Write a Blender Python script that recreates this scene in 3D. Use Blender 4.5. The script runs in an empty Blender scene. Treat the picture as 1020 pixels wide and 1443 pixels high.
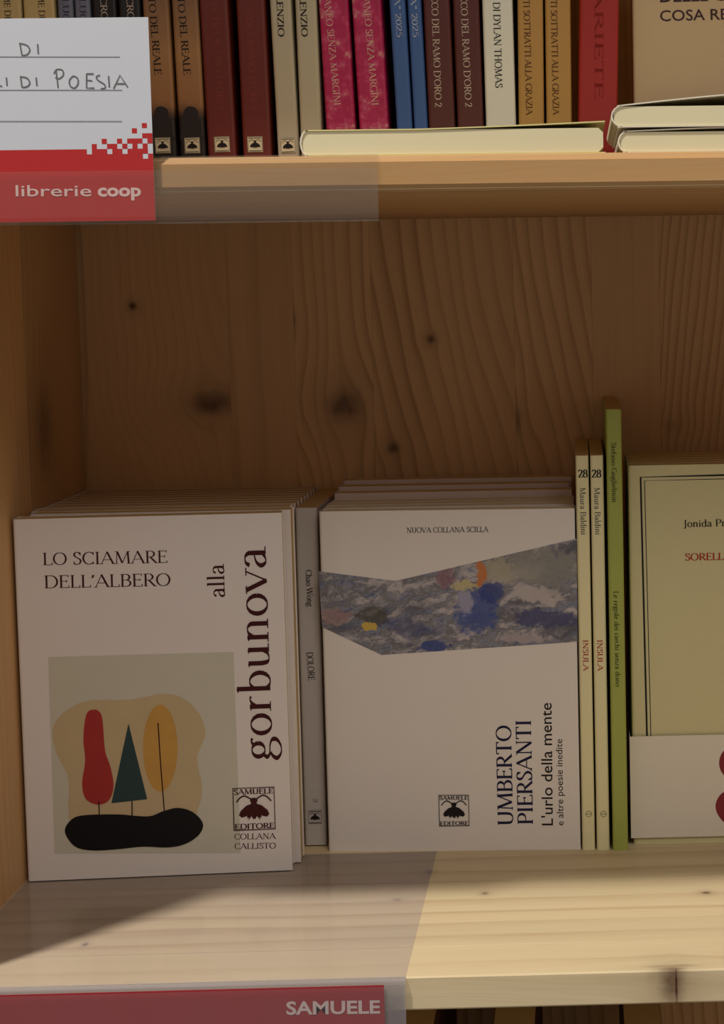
import bpy, bmesh, math, random
from math import pi, sin, cos, radians, hypot, atan2
from mathutils import Vector, Matrix
from mathutils.geometry import tessellate_polygon
random.seed(4)
S = bpy.context.scene
COL = S.collection

# ------------------------------------------------------------------ camera
# metres: X right along the shelf, Y into the shelf (0 = front edge), Z up (0 = top of the lower shelf)
F_PX, PX, PY, VX, VY, SL, CD = 2892.1, 917.5, 673.5, 812.1, 410.4, .0145, .98   # focal length, principal point, depth vanishing point
_d = Vector((VX-PX, PY-VY, F_PX)).normalized()
_x = Vector((1, SL, 0)); _x = (_x - _d*_x.dot(_d)).normalized()
_z = _x.cross(_d)
if _z.y < 0: _z = -_z
def ray(px, py):
    c = Vector((px-PX, PY-py, F_PX)); return Vector((_x.dot(c), _d.dot(c), _z.dot(c)))
_r = ray(672, 1374)
CAM = Vector((0, -CD, -_r.z/_r.y*CD))
cd = bpy.data.cameras.new('camera'); cam = bpy.data.objects.new('camera', cd); COL.objects.link(cam)
cd.sensor_fit = 'VERTICAL'; cd.sensor_height = 24; cd.lens = F_PX/1443*24
cd.shift_x = (510-PX)/1443; cd.shift_y = -(721.5-PY)/1443; cd.clip_start = .01
# camera axes (right, up, back) expressed in world coordinates
R = Vector((_x.x, _d.x, _z.x)); U = Vector((_x.y, _d.y, _z.y)); B = -Vector((_x.z, _d.z, _z.z))
cam.matrix_world = Matrix(((R.x, U.x, B.x, CAM.x), (R.y, U.y, B.y, CAM.y), (R.z, U.z, B.z, CAM.z), (0, 0, 0, 1)))
S.camera = cam
def floor_pt(px, py, z=0):
    r = ray(px, py); return CAM + r*((z-CAM.z)/r.z)
def at(px, py, Y):
    r = ray(px, py); return CAM + r*((Y-CAM.y)/r.y)

# ------------------------------------------------------------------ light
w = bpy.data.worlds.new('room'); S.world = w; w.use_nodes = True
bg = w.node_tree.nodes['Background']; bg.inputs[0].default_value = (1.0, .94, .89, 1); bg.inputs[1].default_value = .215
KEY = 36.0
def area(name, loc, tgt, size, power, col):
    l = bpy.data.lights.new(name, 'AREA'); l.shape = 'DISK'; l.size = size; l.energy = power; l.color = col
    o = bpy.data.objects.new(name, l); COL.objects.link(o); o.location = loc
    o.rotation_euler = (Vector(tgt)-Vector(loc)).to_track_quat('-Z', 'Y').to_euler(); return o
area('ceiling_spot', Vector((-.198, .154, 0)) + Vector((-.122, -.154, .381))*5.2, (0, 0, .2), .13, KEY, (1.0, .93, .84))
area('ceiling_panel', (.9, -2.6, 2.3), (0, .2, .1), 1.2, 21, (1.0, .93, .87))
S.view_settings.view_transform = 'Standard'; S.view_settings.look = 'None'
S.view_settings.exposure = 0; S.view_settings.gamma = 1; S.view_settings.use_curve_mapping = False

# ------------------------------------------------------------------ helpers
def srgb(r, g, b):
    f = lambda c: (c/255/12.92 if c/255 <= .04045 else ((c/255+.055)/1.055)**2.4)
    return (f(r), f(g), f(b), 1)
def tag(o, label=None, cat=None, group=None, kind=None):
    if label: o['label'] = label
    if cat: o['category'] = cat
    if group: o['group'] = group
    if kind: o['kind'] = kind
    return o
def empty(name, mw=None):
    o = bpy.data.objects.new(name, None); o.empty_display_size = .02; COL.objects.link(o)
    if mw is not None: o.matrix_world = mw
    return o
def obj(name, verts, faces, mat, parent=None, smooth=False):
    me = bpy.data.meshes.new(name); me.from_pydata([tuple(v) for v in verts], [], faces); me.update()
    me.materials.append(mat)
    if smooth:
        for p in me.polygons: p.use_smooth = True
    o = bpy.data.objects.new(name, me); COL.objects.link(o)
    if parent: o.parent = parent
    return o
class MB:
    def __init__(s): s.v = []; s.f = []
    def add(s, v, f):
        n = len(s.v); s.v += [tuple(a) for a in v]; s.f += [tuple(i+n for i in q) for q in f]; return s
    def box(s, x0, x1, y0, y1, z0, z1):
        return s.add([(x, y, z) for z in (z0, z1) for y in (y0, y1) for x in (x0, x1)],
                     [(0, 2, 3, 1), (4, 5, 7, 6), (0, 1, 5, 4), (2, 6, 7, 3), (0, 4, 6, 2), (1, 3, 7, 5)])
    def cbox(s, x0, x1, y0, y1, z0, z1, c, axis=2):   # box with chamfered edges along an axis
        lo, hi = [(x0, x1), (y0, y1), (z0, z1)][axis]
        a, b = [[(x0, x1), (y0, y1), (z0, z1)][i] for i in range(3) if i != axis]
        p = [(a[0]+c, b[0]), (a[1]-c, b[0]), (a[1], b[0]+c), (a[1], b[1]-c), (a[1]-c, b[1]), (a[0]+c, b[1]), (a[0], b[1]-c), (a[0], b[0]+c)]
        def m(q, t):
            r = list(q); r.insert(axis, t); return tuple(r)
        v = [m(q, lo) for q in p] + [m(q, hi) for q in p]
        f = [tuple(range(7, -1, -1)), tuple(range(8, 16))] + [(i, (i+1) % 8, (i+1) % 8+8, i+8) for i in range(8)]
        return s.add(v, f)
    def prism(s, pts, z0, z1):      # closed outline in XY, extruded in Z (outline must be simple)
        n = len(pts); return s.add([(x, y, z0) for x, y in pts]+[(x, y, z1) for x, y in pts],
            [tuple(range(n-1, -1, -1)), tuple(range(n, 2*n))]+[(i, (i+1) % n, (i+1) % n+n, i+n) for i in range(n)])
    def build(s, name, mat, parent=None, smooth=False):
        o = obj(name, s.v, s.f, mat, parent, smooth)
        bm = bmesh.new(); bm.from_mesh(o.data); bmesh.ops.recalc_face_normals(bm, faces=bm.faces); bm.to_mesh(o.data); bm.free()
        return o

# ------------------------------------------------------------------ materials
class NT:
    def __init__(s, name):
        s.m = bpy.data.materials.new(name); s.m.use_nodes = True; s.t = s.m.node_tree; s.n = s.t.nodes
        s.b = s.n['Principled BSDF']; s.tc = None
    def put(s, sock, v):
        if isinstance(v, bpy.types.NodeSocket): s.t.links.new(v, sock)
        else: sock.default_value = v
    def ma(s, op, a, b=0.0, c=None):
        n = s.n.new('ShaderNodeMath'); n.operation = op; s.put(n.inputs[0], a); s.put(n.inputs[1], b)
        if c is not None: s.put(n.inputs[2], c)
        return n.outputs[0]
    def clamp(s, a):
        n = s.n.new('ShaderNodeMath'); n.operation = 'MULTIPLY'; n.use_clamp = True; s.put(n.inputs[0], a); n.inputs[1].default_value = 1; return n.outputs[0]
    def co(s):
        if not s.tc:
            s.tc = s.n.new('ShaderNodeTexCoord'); x = s.n.new('ShaderNodeSeparateXYZ'); s.t.links.new(s.tc.outputs['Object'], x.inputs[0]); s.xyz = x.outputs
        return s.xyz
    def vec(s, x, y, z=0.0):
        n = s.n.new('ShaderNodeCombineXYZ'); s.put(n.inputs[0], x); s.put(n.inputs[1], y); s.put(n.inputs[2], z); return n.outputs[0]
    def noise(s, v, scale=1, detail=2, rough=.5):
        n = s.n.new('ShaderNodeTexNoise'); s.put(n.inputs['Vector'], v); n.inputs['Scale'].default_value = scale
        n.inputs['Detail'].default_value = detail; n.inputs['Roughness'].default_value = rough; return n.outputs['Fac']
    def mix(s, f, a, b, mode='MIX'):
        n = s.n.new('ShaderNodeMix'); n.data_type = 'RGBA'; n.blend_type = mode; s.put(n.inputs[0], f); s.put(n.inputs[6], a); s.put(n.inputs[7], b); return n.outputs[2]
    def ramp(s, f, stops, interp='LINEAR'):
        n = s.n.new('ShaderNodeValToRGB'); s.put(n.inputs[0], f); r = n.color_ramp; r.interpolation = interp
        while len(r.elements) < len(stops): r.elements.new(.5)
        for e, (p, c) in zip(r.elements, stops): e.position = p; e.color = c if len(c) == 4 else (*c, 1)
        return n.outputs[0]
def paint(name, col, rough=.5, var=.04, spec=.5):
    t = NT(name); co = t.co(); nz = t.noise(t.tc.outputs['Object'], 60, 3)
    c2 = tuple(min(1, x*(1-var*2)) for x in col[:3])+(1,)
    t.put(t.b.inputs['Base Color'], t.mix(nz, col, c2)); t.b.inputs['Roughness'].default_value = rough
    t.b.inputs['Specular IOR Level'].default_value = spec
    return t.m
def ink(name, col): return paint(name, col, .6, .08, .2)

def wood(name, cross, along, knots=(), freq=90, seed=0.0, lines=.5, tone=1.0, warm=0.0, wav=.010, bend=None, sharp=5.0, amin=0.0):
    """pine: cross = (ax,ay,az) weights of the across-grain coordinate, along = axis index of the grain; knots = (u, v, ru, rv, dark, push)"""
    t = NT(name); xyz = t.co()
    u = None
    for i, k in enumerate(cross):
        if k:
            q = t.ma('MULTIPLY', xyz[i], k); u = q if u is None else t.ma('ADD', u, q)
    v = xyz[along]
    u = t.ma('ADD', u, 0.0)
    nz = t.noise(t.vec(t.ma('MULTIPLY', u, 9), t.ma('MULTIPLY', v, 2.2), seed), 1, 2)
    uu = t.ma('ADD', u, t.ma('MULTIPLY', t.ma('SUBTRACT', nz, .5), wav*4))
    uu = t.ma('ADD', uu, t.ma('MULTIPLY', t.ma('SUBTRACT', t.noise(t.vec(t.ma('MULTIPLY', u, 55), t.ma('MULTIPLY', v, 3.0), seed+3), 1, 1), .5), .009))
    if bend:
        e = t.ma('DIVIDE', 1.0, t.ma('ADD', 1.0, t.ma('POWER', 2.718, t.ma('DIVIDE', t.ma('SUBTRACT', v, bend[1]), bend[2]))))
        uu = t.ma('SUBTRACT', uu, t.ma('MULTIPLY', e, bend[0]))
    dark = None
    for (ku, kv, ru, rv, dk, push) in knots:
        du = t.ma('SUBTRACT', u, ku); dv = t.ma('SUBTRACT', v, kv)
        a = t.ma('DIVIDE', du, ru); b = t.ma('DIVIDE', dv, rv)
        wob = t.ma('MULTIPLY', t.ma('SUBTRACT', t.noise(t.vec(t.ma('MULTIPLY', u, 160), t.ma('MULTIPLY', v, 110), seed+ku*40), 1, 2), .5), .9)
        d2 = t.ma('ADD', t.ma('ADD', t.ma('MULTIPLY', a, a), t.ma('MULTIPLY', b, b)), wob)
        g = t.ma('POWER', 2.718, t.ma('MULTIPLY', d2, -.16))
        uu = t.ma('SUBTRACT', uu, t.ma('MULTIPLY', t.ma('MULTIPLY', du, g), push))
        core = t.ma('MULTIPLY', t.ma('POWER', 2.718, t.ma('MULTIPLY', t.ma('MAXIMUM', d2, 0.0), -1.0)), dk)
        halo = t.ma('MULTIPLY', t.ma('POWER', 2.718, t.ma('MULTIPLY', t.ma('MAXIMUM', d2, 0.0), -.3)), dk*.35)
        k = t.ma('MAXIMUM', core, halo); dark = k if dark is None else t.ma('MAXIMUM', dark, k)
    ph = t.ma('FRACT', t.ma('MULTIPLY', uu, freq))
    ring = t.ma('POWER', ph, sharp)
    edge = t.ma('MINIMUM', t.ma('MULTIPLY', t.ma('SUBTRACT', 1.0, ph), 7.0), 1.0)
    ring = t.ma('MULTIPLY', ring, edge)
    amp = t.clamp(t.ma('MULTIPLY', t.ma('SUBTRACT', t.noise(t.vec(t.ma('MULTIPLY', u, 17), t.ma('MULTIPLY', v, 1.6), seed+5), 1, 1), .36), 4.0))
    amp = t.ma('MAXIMUM', amp, amin)
    ring = t.ma('MULTIPLY', t.ma('MULTIPLY', ring, amp), lines*2.4)
    fib = t.noise(t.vec(t.ma('MULTIPLY', uu, 900), t.ma('MULTIPLY', v, 22), seed+2), 1, 3)
    big = t.noise(t.vec(t.ma('MULTIPLY', u, 26), t.ma('MULTIPLY', v, 2.0), seed+9), 1, 2)
    L = (.70*tone, .52*tone*(1-.22*warm), .295*tone*(1-.42*warm)); Dk = (.38*tone, .20*tone, .075*tone)
    c = t.mix(big, tuple(x*.86 for x in L)+(1,), tuple(min(x*1.12, .9) for x in L)+(1,))
    c = t.mix(t.clamp(t.ma('ADD', ring, t.ma('MULTIPLY', t.ma('SUBTRACT', fib, .5), .35))), c, Dk+(1,))
    if dark is not None: c = t.mix(t.clamp(dark), c, (.085, .03, .012, 1))
    t.put(t.b.inputs['Base Color'], c); t.b.inputs['Roughness'].default_value = .5; t.b.inputs['Specular IOR Level'].default_value = .3
    bp = t.n.new('ShaderNodeBump'); bp.inputs['Strength'].default_value = .06; bp.inputs['Distance'].default_value = .001
    t.put(bp.inputs['Height'], fib); t.put(t.b.inputs['Normal'], bp.outputs[0])
    return t.m

def pages(name, col):
    t = NT(name); xyz = t.co()
    nz = t.noise(t.vec(t.ma('MULTIPLY', xyz[0], 4), t.ma('MULTIPLY', xyz[1], 2600), t.ma('MULTIPLY', xyz[2], 4)), 1, 2)
    t.put(t.b.inputs['Base Color'], t.mix(nz, tuple(x*.80 for x in col[:3])+(1,), col)); t.b.inputs['Roughness'].default_value = .85
    t.b.inputs['Specular IOR Level'].default_value = .1
    return t.m
def plastic(name, haze=.16, gloss=.10, col=(.8, .78, .8, 1)):
    t = NT(name); n = t.n; out = n['Material Output']; n.remove(t.b)
    tr = n.new('ShaderNodeBsdfTransparent'); tr.inputs[0].default_value = (.965, .965, .965, 1)
    df = n.new('ShaderNodeBsdfDiffuse'); df.inputs[0].default_value = col
    gl = n.new('ShaderNodeBsdfGlossy'); gl.inputs['Roughness'].default_value = .12
    m1 = n.new('ShaderNodeMixShader'); t.co()
    nz = t.noise(t.tc.outputs['Object'], 25, 3); t.put(m1.inputs[0], t.ma('ADD', t.ma('MULTIPLY', nz, haze*.3), haze*.85))
    t.t.links.new(tr.outputs[0], m1.inputs[1]); t.t.links.new(df.outputs[0], m1.inputs[2])
    fr = n.new('ShaderNodeFresnel'); fr.inputs[0].default_value = 1.45
    m2 = n.new('ShaderNodeMixShader'); t.put(m2.inputs[0], t.ma('MULTIPLY', fr.outputs[0], gloss*8))
    t.t.links.new(m1.outputs[0], m2.inputs[1]); t.t.links.new(gl.outputs[0], m2.inputs[2]); t.t.links.new(m2.outputs[0], out.inputs[0])
    return t.m

# ------------------------------------------------------------------ lettering
def nib(thin, thick):
    return lambda dx, dy: thin+(thick-thin)*abs(dy)**1.6
def strip(mb, pts, wf):
    """ribbon along a polyline; wf(dx,dy) gives the width for a direction"""
    n = len(pts); v = []
    for i in range(n):
        a = pts[max(i-1, 0)]; b = pts[min(i+1, n-1)]; dx, dy = b[0]-a[0], b[1]-a[1]; l = hypot(dx, dy) or 1; dx /= l; dy /= l
        h = wf(dx, dy)/2; v += [(pts[i][0]-dy*h, pts[i][1]+dx*h), (pts[i][0]+dy*h, pts[i][1]-dx*h)]
    mb.add(v, [(2*i, 2*i+1, 2*i+3, 2*i+2) for i in range(n-1)])
def arc(cx, cy, rx, ry, a0, a1, n=16): return [(cx+rx*cos(radians(a0+(a1-a0)*i/n)), cy+ry*sin(radians(a0+(a1-a0)*i/n))) for i in range(n+1)]
def spline(P, n=6):
    out = []; Q = [P[0]]+list(P)+[P[-1]]
    for i in range(1, len(Q)-2):
        for k in range(n):
            t = k/n; a, b, c, d = Q[i-1:i+3]
            out.append(tuple(.5*((2*b[j])+(-a[j]+c[j])*t+(2*a[j]-5*b[j]+4*c[j]-d[j])*t*t+(-a[j]+3*b[j]-3*c[j]+d[j])*t**3) for j in (0, 1)))
    out.append(P[-1]); return out
def cspline(P, n=5):
    P = P[:-1] if P[0] == P[-1] else P; m = len(P); out = []
    for i in range(m):
        a, b, c, d = P[i-1], P[i], P[(i+1) % m], P[(i+2) % m]
        for k in range(n):
            t = k/n; out.append(tuple(.5*((2*b[j])+(-a[j]+c[j])*t+(2*a[j]-5*b[j]+4*c[j]-d[j])*t*t+(-a[j]+3*b[j]-3*c[j]+d[j])*t**3) for j in (0, 1)))
    return out
# v: stem x,y0,y1,serifs  h: bar  d: diagonal with weight  a: arc  s: spline  f: small serif at x,y  k: tick
G = {
'A': (.80, 'd.06,0,.40,1,t d.38,1,.74,0,T h.18,.60,.34 f.06,0 f.74,0'),
'B': (.66, 'v.15,0,1,l h.15,.36,.98 h.15,.38,.53 h.15,.36,.02 a.34,.755,.20,.225,90,-90 a.35,.275,.24,.255,90,-90'),
'C': (.72, 'a.42,.5,.34,.49,48,312 k.66,.98,.74 k.66,.02,.2'),
'D': (.80, 'v.15,0,1,l h.15,.38,.98 h.15,.38,.02 a.38,.5,.35,.48,90,-90'),
'E': (.62, 'v.15,0,1,l h.15,.54,.98 h.15,.44,.53 h.15,.56,.02 k.54,1,.84 k.57,0,.18 k.45,.62,.44'),
'F': (.58, 'v.15,0,1,b h.15,.54,.98 h.15,.44,.52 k.54,1,.82 k.45,.6,.43'),
'G': (.78, 'a.43,.5,.35,.49,48,330 k.66,.98,.76 v.70,0,.42,t'),
'H': (.82, 'v.16,0,1,tb v.66,0,1,tb h.16,.66,.52'),
'I': (.34, 'v.17,0,1,tb'),
'J': (.36, 'v.2,.0,1,t s.2,.05;.16,-.14;.03,-.2'),
'L': (.58, 'v.15,0,1,tb h.15,.54,.02 k.55,0,.2'),
'M': (.96, 'd.12,0,.17,1,t d.17,1,.46,.05,T d.46,.05,.78,1,t d.78,1,.83,0,T f.12,0 f.83,0 f.13,1 f.82,1'),
'N': (.82, 'd.15,0,.15,1,t d.14,1,.68,.0,T d.68,0,.68,1,t f.15,0 f.12,1 f.68,1'),
'O': (.84, 'a.42,.5,.35,.49,0,360'),
'P': (.62, 'v.15,0,1,tb h.15,.34,.98 h.15,.34,.47 a.34,.725,.22,.255,90,-90'),
'R': (.70, 'v.15,0,1,tb h.15,.34,.98 h.15,.34,.5 a.34,.74,.20,.24,90,-90 d.32,.5,.66,.0,T f.67,0'),
'S': (.54, 's.44,.84;.36,.97;.22,.99;.11,.86;.14,.68;.28,.55;.42,.42;.47,.24;.38,.06;.22,.01;.09,.12 k.45,.98,.74 k.09,.02,.26'),
'T': (.70, 'v.35,0,1,b h.06,.64,.98 k.06,1,.82 k.64,1,.82'),
'U': (.80, 's.16,1;.16,.4;.2,.12;.4,.01;.58,.1;.65,.35;.65,1 v.16,.35,1,t f.65,1'),
'V': (.76, 'd.06,1,.38,0,T d.38,0,.70,1,t f.06,1 f.70,1'),
'W': (1.06, 'd.05,1,.30,0,T d.30,0,.52,1,t d.52,1,.76,0,T d.76,0,1.0,1,t f.05,1 f1.0,1'),
'Y': (.72, 'd.06,1,.36,.45,T d.36,.45,.66,1,t v.36,0,.46,b f.06,1 f.66,1'),
'Z': (.64, 'h.08,.58,.98 d.57,.98,.07,.02,T h.07,.6,.02 k.08,1,.8 k.6,0,.2'),
"'": (.20, 's.12,.98;.13,.88;.06,.74'), '.': (.24, 'd.12,0,.12,.1,T'), ' ': (.30, ''), '-': (.34, 'h.04,.30,.35'),
'0': (.52, 'a.26,.5,.2,.49,0,360'), '5': (.52, 'h.14,.42,.97 k.14,.97,.55 s.13,.58;.26,.62;.4,.5;.44,.3;.34,.08;.2,.01;.08,.1'),
'"': (.36, 'd.1,1,.1,.72,T d.25,1,.25,.72,T'),
'2': (.52, 's.08,.78;.14,.94;.26,.99;.4,.9;.42,.7;.32,.45;.08,.04 h.06,.46,.04 k.46,0,.18'),
'8': (.54, 'a.27,.75,.16,.23,0,360 a.27,.27,.20,.26,0,360'),
'a': (.50, 's.08,.50;.14,.61;.26,.63;.34,.54;.35,.4;.35,.08 v.35,.02,.46,0 s.35,.36;.16,.30;.07,.16;.13,.02;.24,.02;.35,.12 f.40,0'),
'b': (.56, 'v.13,0,1.02,0 d.05,.98,.13,1.02,t a.29,.31,.19,.315,150,-150'),
'c': (.46, 'a.27,.32,.20,.315,50,310'),
'd': (.56, 'v.42,0,1.02,0 a.26,.31,.19,.315,30,330 f.47,0 d.34,.98,.42,1.02,t'),
'e': (.48, 'h.08,.41,.37 a.25,.32,.18,.31,10,320'),
'f': (.34, 'v.14,0,.8,b s.14,.75;.17,.95;.28,1.02;.36,.96 h.03,.30,.61'),
'g': (.54, 'a.24,.43,.15,.20,0,360 s.35,.57;.44,.64;.50,.60 s.13,.27;.08,.17;.15,.09;.34,.07;.46,.0;.46,-.14;.32,-.26;.16,-.26;.05,-.15;.08,-.03;.18,.07'),
'h': (.58, 'v.13,0,1.02,b s.13,.45;.22,.6;.34,.63;.42,.54;.43,.4 v.43,0,.45,b d.05,.98,.13,1.02,t'),
'i': (.28, 'v.13,0,.64,b d.05,.6,.13,.64,t d.13,.82,.13,.92,T'),
'l': (.28, 'v.13,0,1.02,b d.05,.98,.13,1.02,t'),
'm': (.86, 'v.13,0,.64,b s.13,.45;.22,.6;.32,.63;.40,.54;.41,.4 v.41,0,.45,b s.41,.45;.50,.6;.60,.63;.68,.54;.69,.4 v.69,0,.45,b d.05,.6,.13,.64,t'),
'n': (.58, 'v.13,0,.64,b s.13,.45;.22,.6;.34,.63;.42,.54;.43,.4 v.43,0,.45,b d.05,.6,.13,.64,t'),
'o': (.54, 'a.27,.315,.20,.315,0,360'),
'p': (.56, 'v.13,-.3,.64,b a.29,.31,.19,.315,150,-150'),
'r': (.40, 'v.13,0,.64,b s.13,.44;.2,.57;.29,.63;.36,.6 d.05,.6,.13,.64,t'),
's': (.40, 's.33,.53;.25,.62;.15,.61;.09,.5;.16,.38;.28,.28;.33,.15;.26,.03;.15,.01;.06,.1 k.33,.62,.46 k.06,.02,.18'),
't': (.34, 'v.14,.08,.82,0 s.14,.1;.18,.01;.28,.03 h.03,.30,.62'),
'u': (.58, 'd.13,.64,.13,.2,T s.13,.25;.16,.06;.25,.01;.36,.06;.43,.2 v.43,0,.64,0 f.48,0 d.05,.62,.13,.64,t d.35,.62,.43,.64,t'),
'v': (.52, 'd.05,.64,.26,0,T d.26,0,.47,.64,t f.06,.64 f.46,.64'),
'z': (.46, 'h.06,.38,.62 d.38,.62,.06,.02,T h.06,.4,.02'),
}
def serif_text(txt, T=.105, t=.04):
    mb = MB(); x = 0; wf = nib(t, T)
    for ch in txt:
        sc = 1.0
        if ch not in G: ch = ch.upper() if ch.upper() in G else ' '
        wd, spec = G[ch]
        def q(p): return (p[0]+x, p[1])
        for tok in spec.split():
            k, a = tok[0], tok[1:]
            if k == 's':
                strip(mb, [q(p) for p in spline([tuple(map(float, c.split(','))) for c in a.split(';')])], wf); continue
            a = a.split(','); fl = [float(c) if c.lstrip('-').replace('.', '', 1).isdigit() else c for c in a]
            if k == 'v':
                strip(mb, [q((fl[0], fl[1])), q((fl[0], fl[2]))], lambda *_: T)
                s = str(fl[3]) if isinstance(fl[3], str) else ''
                if s == 'l': s = 'tb'
                for c, yy in (('t', fl[2]-t/2), ('b', fl[1]+t/2)):
                    if c in s: strip(mb, [q((fl[0]-.105, yy)), q((fl[0]+.105, yy))], lambda *_: t)
            elif k == 'h': strip(mb, [q((fl[0], fl[2])), q((fl[1], fl[2]))], lambda *_: t)
            elif k == 'd': strip(mb, [q((fl[0], fl[1])), q((fl[2], fl[3]))], (lambda *_: T) if fl[4] == 'T' else (lambda *_: t))
            elif k == 'a': strip(mb, [q(p) for p in arc(*fl)], wf)
            elif k == 'f': strip(mb, [q((fl[0]-.09, fl[1]+(t/2 if fl[1] < .1 else -t/2))), q((fl[0]+.09, fl[1]+(t/2 if fl[1] < .1 else -t/2)))], lambda *_: t)
            elif k == 'k': strip(mb, [q((fl[0], fl[1])), q((fl[0], fl[2]))], lambda *_: t*1.1)
        x += wd
    return mb.v, mb.f, x
_fc = {}
def sans_text(txt, bold=0.0):
    if (txt, bold) in _fc: return _fc[(txt, bold)]
    c = bpy.data.curves.new('t', 'FONT'); c.body = txt; c.size = 1.39; c.resolution_u = 3; c.offset = bold
    o = bpy.data.objects.new('t', c); COL.objects.link(o)
    dg = bpy.context.evaluated_depsgraph_get(); me = bpy.data.meshes.new_from_object(o.evaluated_get(dg))
    v = [(p.co.x, p.co.y) for p in me.vertices]; f = [tuple(p.vertices) for p in me.polygons]
    x0 = min(p[0] for p in v); v = [(a-x0, b) for a, b in v]; wd = max(p[0] for p in v)
    bpy.data.objects.remove(o); bpy.data.curves.remove(c); bpy.data.meshes.remove(me)
    _fc[(txt, bold)] = (v, f, wd); return _fc[(txt, bold)]

class Plane:
    """a printed face of a thing: 'cover' faces local -y (u = x), 'spine' faces local -x (u = -y)"""
    def __init__(s, mw, kind='cover', off=0.0):
        s.mw = mw; s.kind = kind; s.inv = mw.inverted(); s.off = off
    def uv(s, px, py):
        o = s.inv @ CAM; e = s.inv @ (CAM+ray(px, py)); d = e-o
        if s.kind == 'cover': t = (s.off-o.y)/d.y; p = o+d*t; return Vector((p.x, p.z))
        t = (s.off-o.x)/d.x; p = o+d*t; return Vector((-p.y, p.z))
    def p3(s, u, v, e=.00012):
        return (u, s.off-e, v) if s.kind == 'cover' else (s.off-e, -u, v)
    def scale(s, px, py): return (s.uv(px+1, py)-s.uv(px, py)).length
    def shape(s, name, v, f, mat, parent, e=.00012):
        # separate strokes sit a hair apart so that crossing strokes never share one plane
        par = list(range(len(v)))
        def find(i):
            while par[i] != i: par[i] = par[par[i]]; i = par[i]
            return i
        for q in f:
            for k in q[1:]: par[find(k)] = find(q[0])
        lay = {}
        for i in range(len(v)): lay.setdefault(find(i), len(lay))
        return obj(name, [s.p3(p[0], p[1], e+1.5e-5*(lay[find(i)] % 5)) for i, p in enumerate(v)], f, mat, parent)
    def poly(s, name, pts, mat, parent, e=.00012, fan=True):
        q = [s.uv(*p) for p in pts]
        tri = tessellate_polygon([[Vector((p.x, p.y, 0)) for p in q]])
        area2 = lambda t: (q[t[1]].x-q[t[0]].x)*(q[t[2]].y-q[t[0]].y)-(q[t[2]].x-q[t[0]].x)*(q[t[1]].y-q[t[0]].y)
        f = [tuple(t) if area2(t) > 0 else tuple(reversed(t)) for t in tri]
        return s.shape(name, [tuple(p) for p in q], f, mat, parent, e)
    def lines(s, name, polys, wpx, mat, parent, e=.00014):
        mb = MB()
        for P in polys:
            q = [tuple(s.uv(*p)) for p in P]; wd = wpx*s.scale(*P[0]); strip(mb, q, lambda *_: wd)
        return s.shape(name, mb.v, mb.f, mat, parent, e)
    def text(s, items, mat, parent, name='lettering', e=.00014):
        """items: (string, font, start px, end px, cap height px)"""
        out = None
        for it in items:
            mb = MB(); txt, font, p0, p1, h = it[:5]
            if font == 'sans': v, f, wd = sans_text(txt, it[5] if len(it) > 5 else 0.0)
            else: v, f, wd = serif_text(txt, *(it[5] if len(it) > 5 else (.105, .045)))
            a, b = s.uv(*p0), s.uv(*p1); ex = (b-a).normalized(); ey = Vector((-ex.y, ex.x)); kx = (b-a).length/wd; ky = h*s.scale(*p0)
            mb.add([tuple(a+ex*(x*kx)+ey*(y*ky)) for x, y in v], f)
            out = s.shape(name, mb.v, mb.f, mat, parent, e)
        return out
    def bee(s, cx, cy, size, mat, parent, words=False, paper=None, tilt=0, name='emblem'):
        """square publisher's emblem with a bee, size in px"""
        h = size/2; k = s.scale(cx, cy); c = s.uv(cx, cy); mb = MB()
        if paper is not None:
            q = [(c.x+a*h*k*1.02, c.y+b*h*k*1.05) for a, b in ((-1, -1), (1, -1), (1, 1), (-1, 1))]
            o = s.shape(name, q, [(0, 1, 2, 3)], paper, parent, .0003)
        T = lambda P: [(c.x+x*h*k, c.y+y*h*k) for x, y in P]
        lw = .05*h*k
        bee = MB()
        strip(bee, T([(-.95, -1), (.95, -1), (.95, 1), (-.95, 1), (-.95, -1)]), lambda *_: lw*1.0)
        def blob(pts):
            q = T(pts); n = len(q); m = (sum(p[0] for p in q)/n, sum(p[1] for p in q)/n); bee.add([m]+q, [(0, i+1, (i+1) % n+1) for i in range(n)])
        blob(arc(0, -.1, .15, .40, 0, 360, 14)); blob(arc(0, .18, .16, .18, 0, 360, 10)); blob(arc(0, .40, .18, .13, 0, 360, 10))
        for m in (-1, 1):
            blob([(m*x, y) for x, y in ((.05, .26), (.35, .16), (.62, -.08), (.70, -.28), (.58, -.40), (.36, -.34), (.14, -.12))])
            blob([(m*x, y) for x, y in ((.05, .05), (.3, -.2), (.34, -.42), (.2, -.42), (.08, -.2))])
            strip(bee, T(spline([(m*.1, .45), (m*.4, .62), (m*.62, .55), (m*.8, .34)])), lambda *_: lw*1.3)
            strip(bee, T([(m*.1, -.3), (m*.28, -.52)]), lambda *_: lw*.6)
        if words:
            for wd, y in (('SAMUELE', .70), ('EDITORE', -.95)):
                v, f, wl = serif_text(wd, .16, .07); bee.add(T([(-.92+x*1.84/wl, y+yy*.25) for x, yy in v]), f)
        else:
            for y in (.74, -.94): strip(bee, T([(-.85, y+.09), (.85, y+.09)]), lambda *_: lw*1.6)
        return s.shape('emblem_print' if paper is not None else name, bee.v, bee.f, mat, o if paper is not None else parent, .0004)

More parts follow.
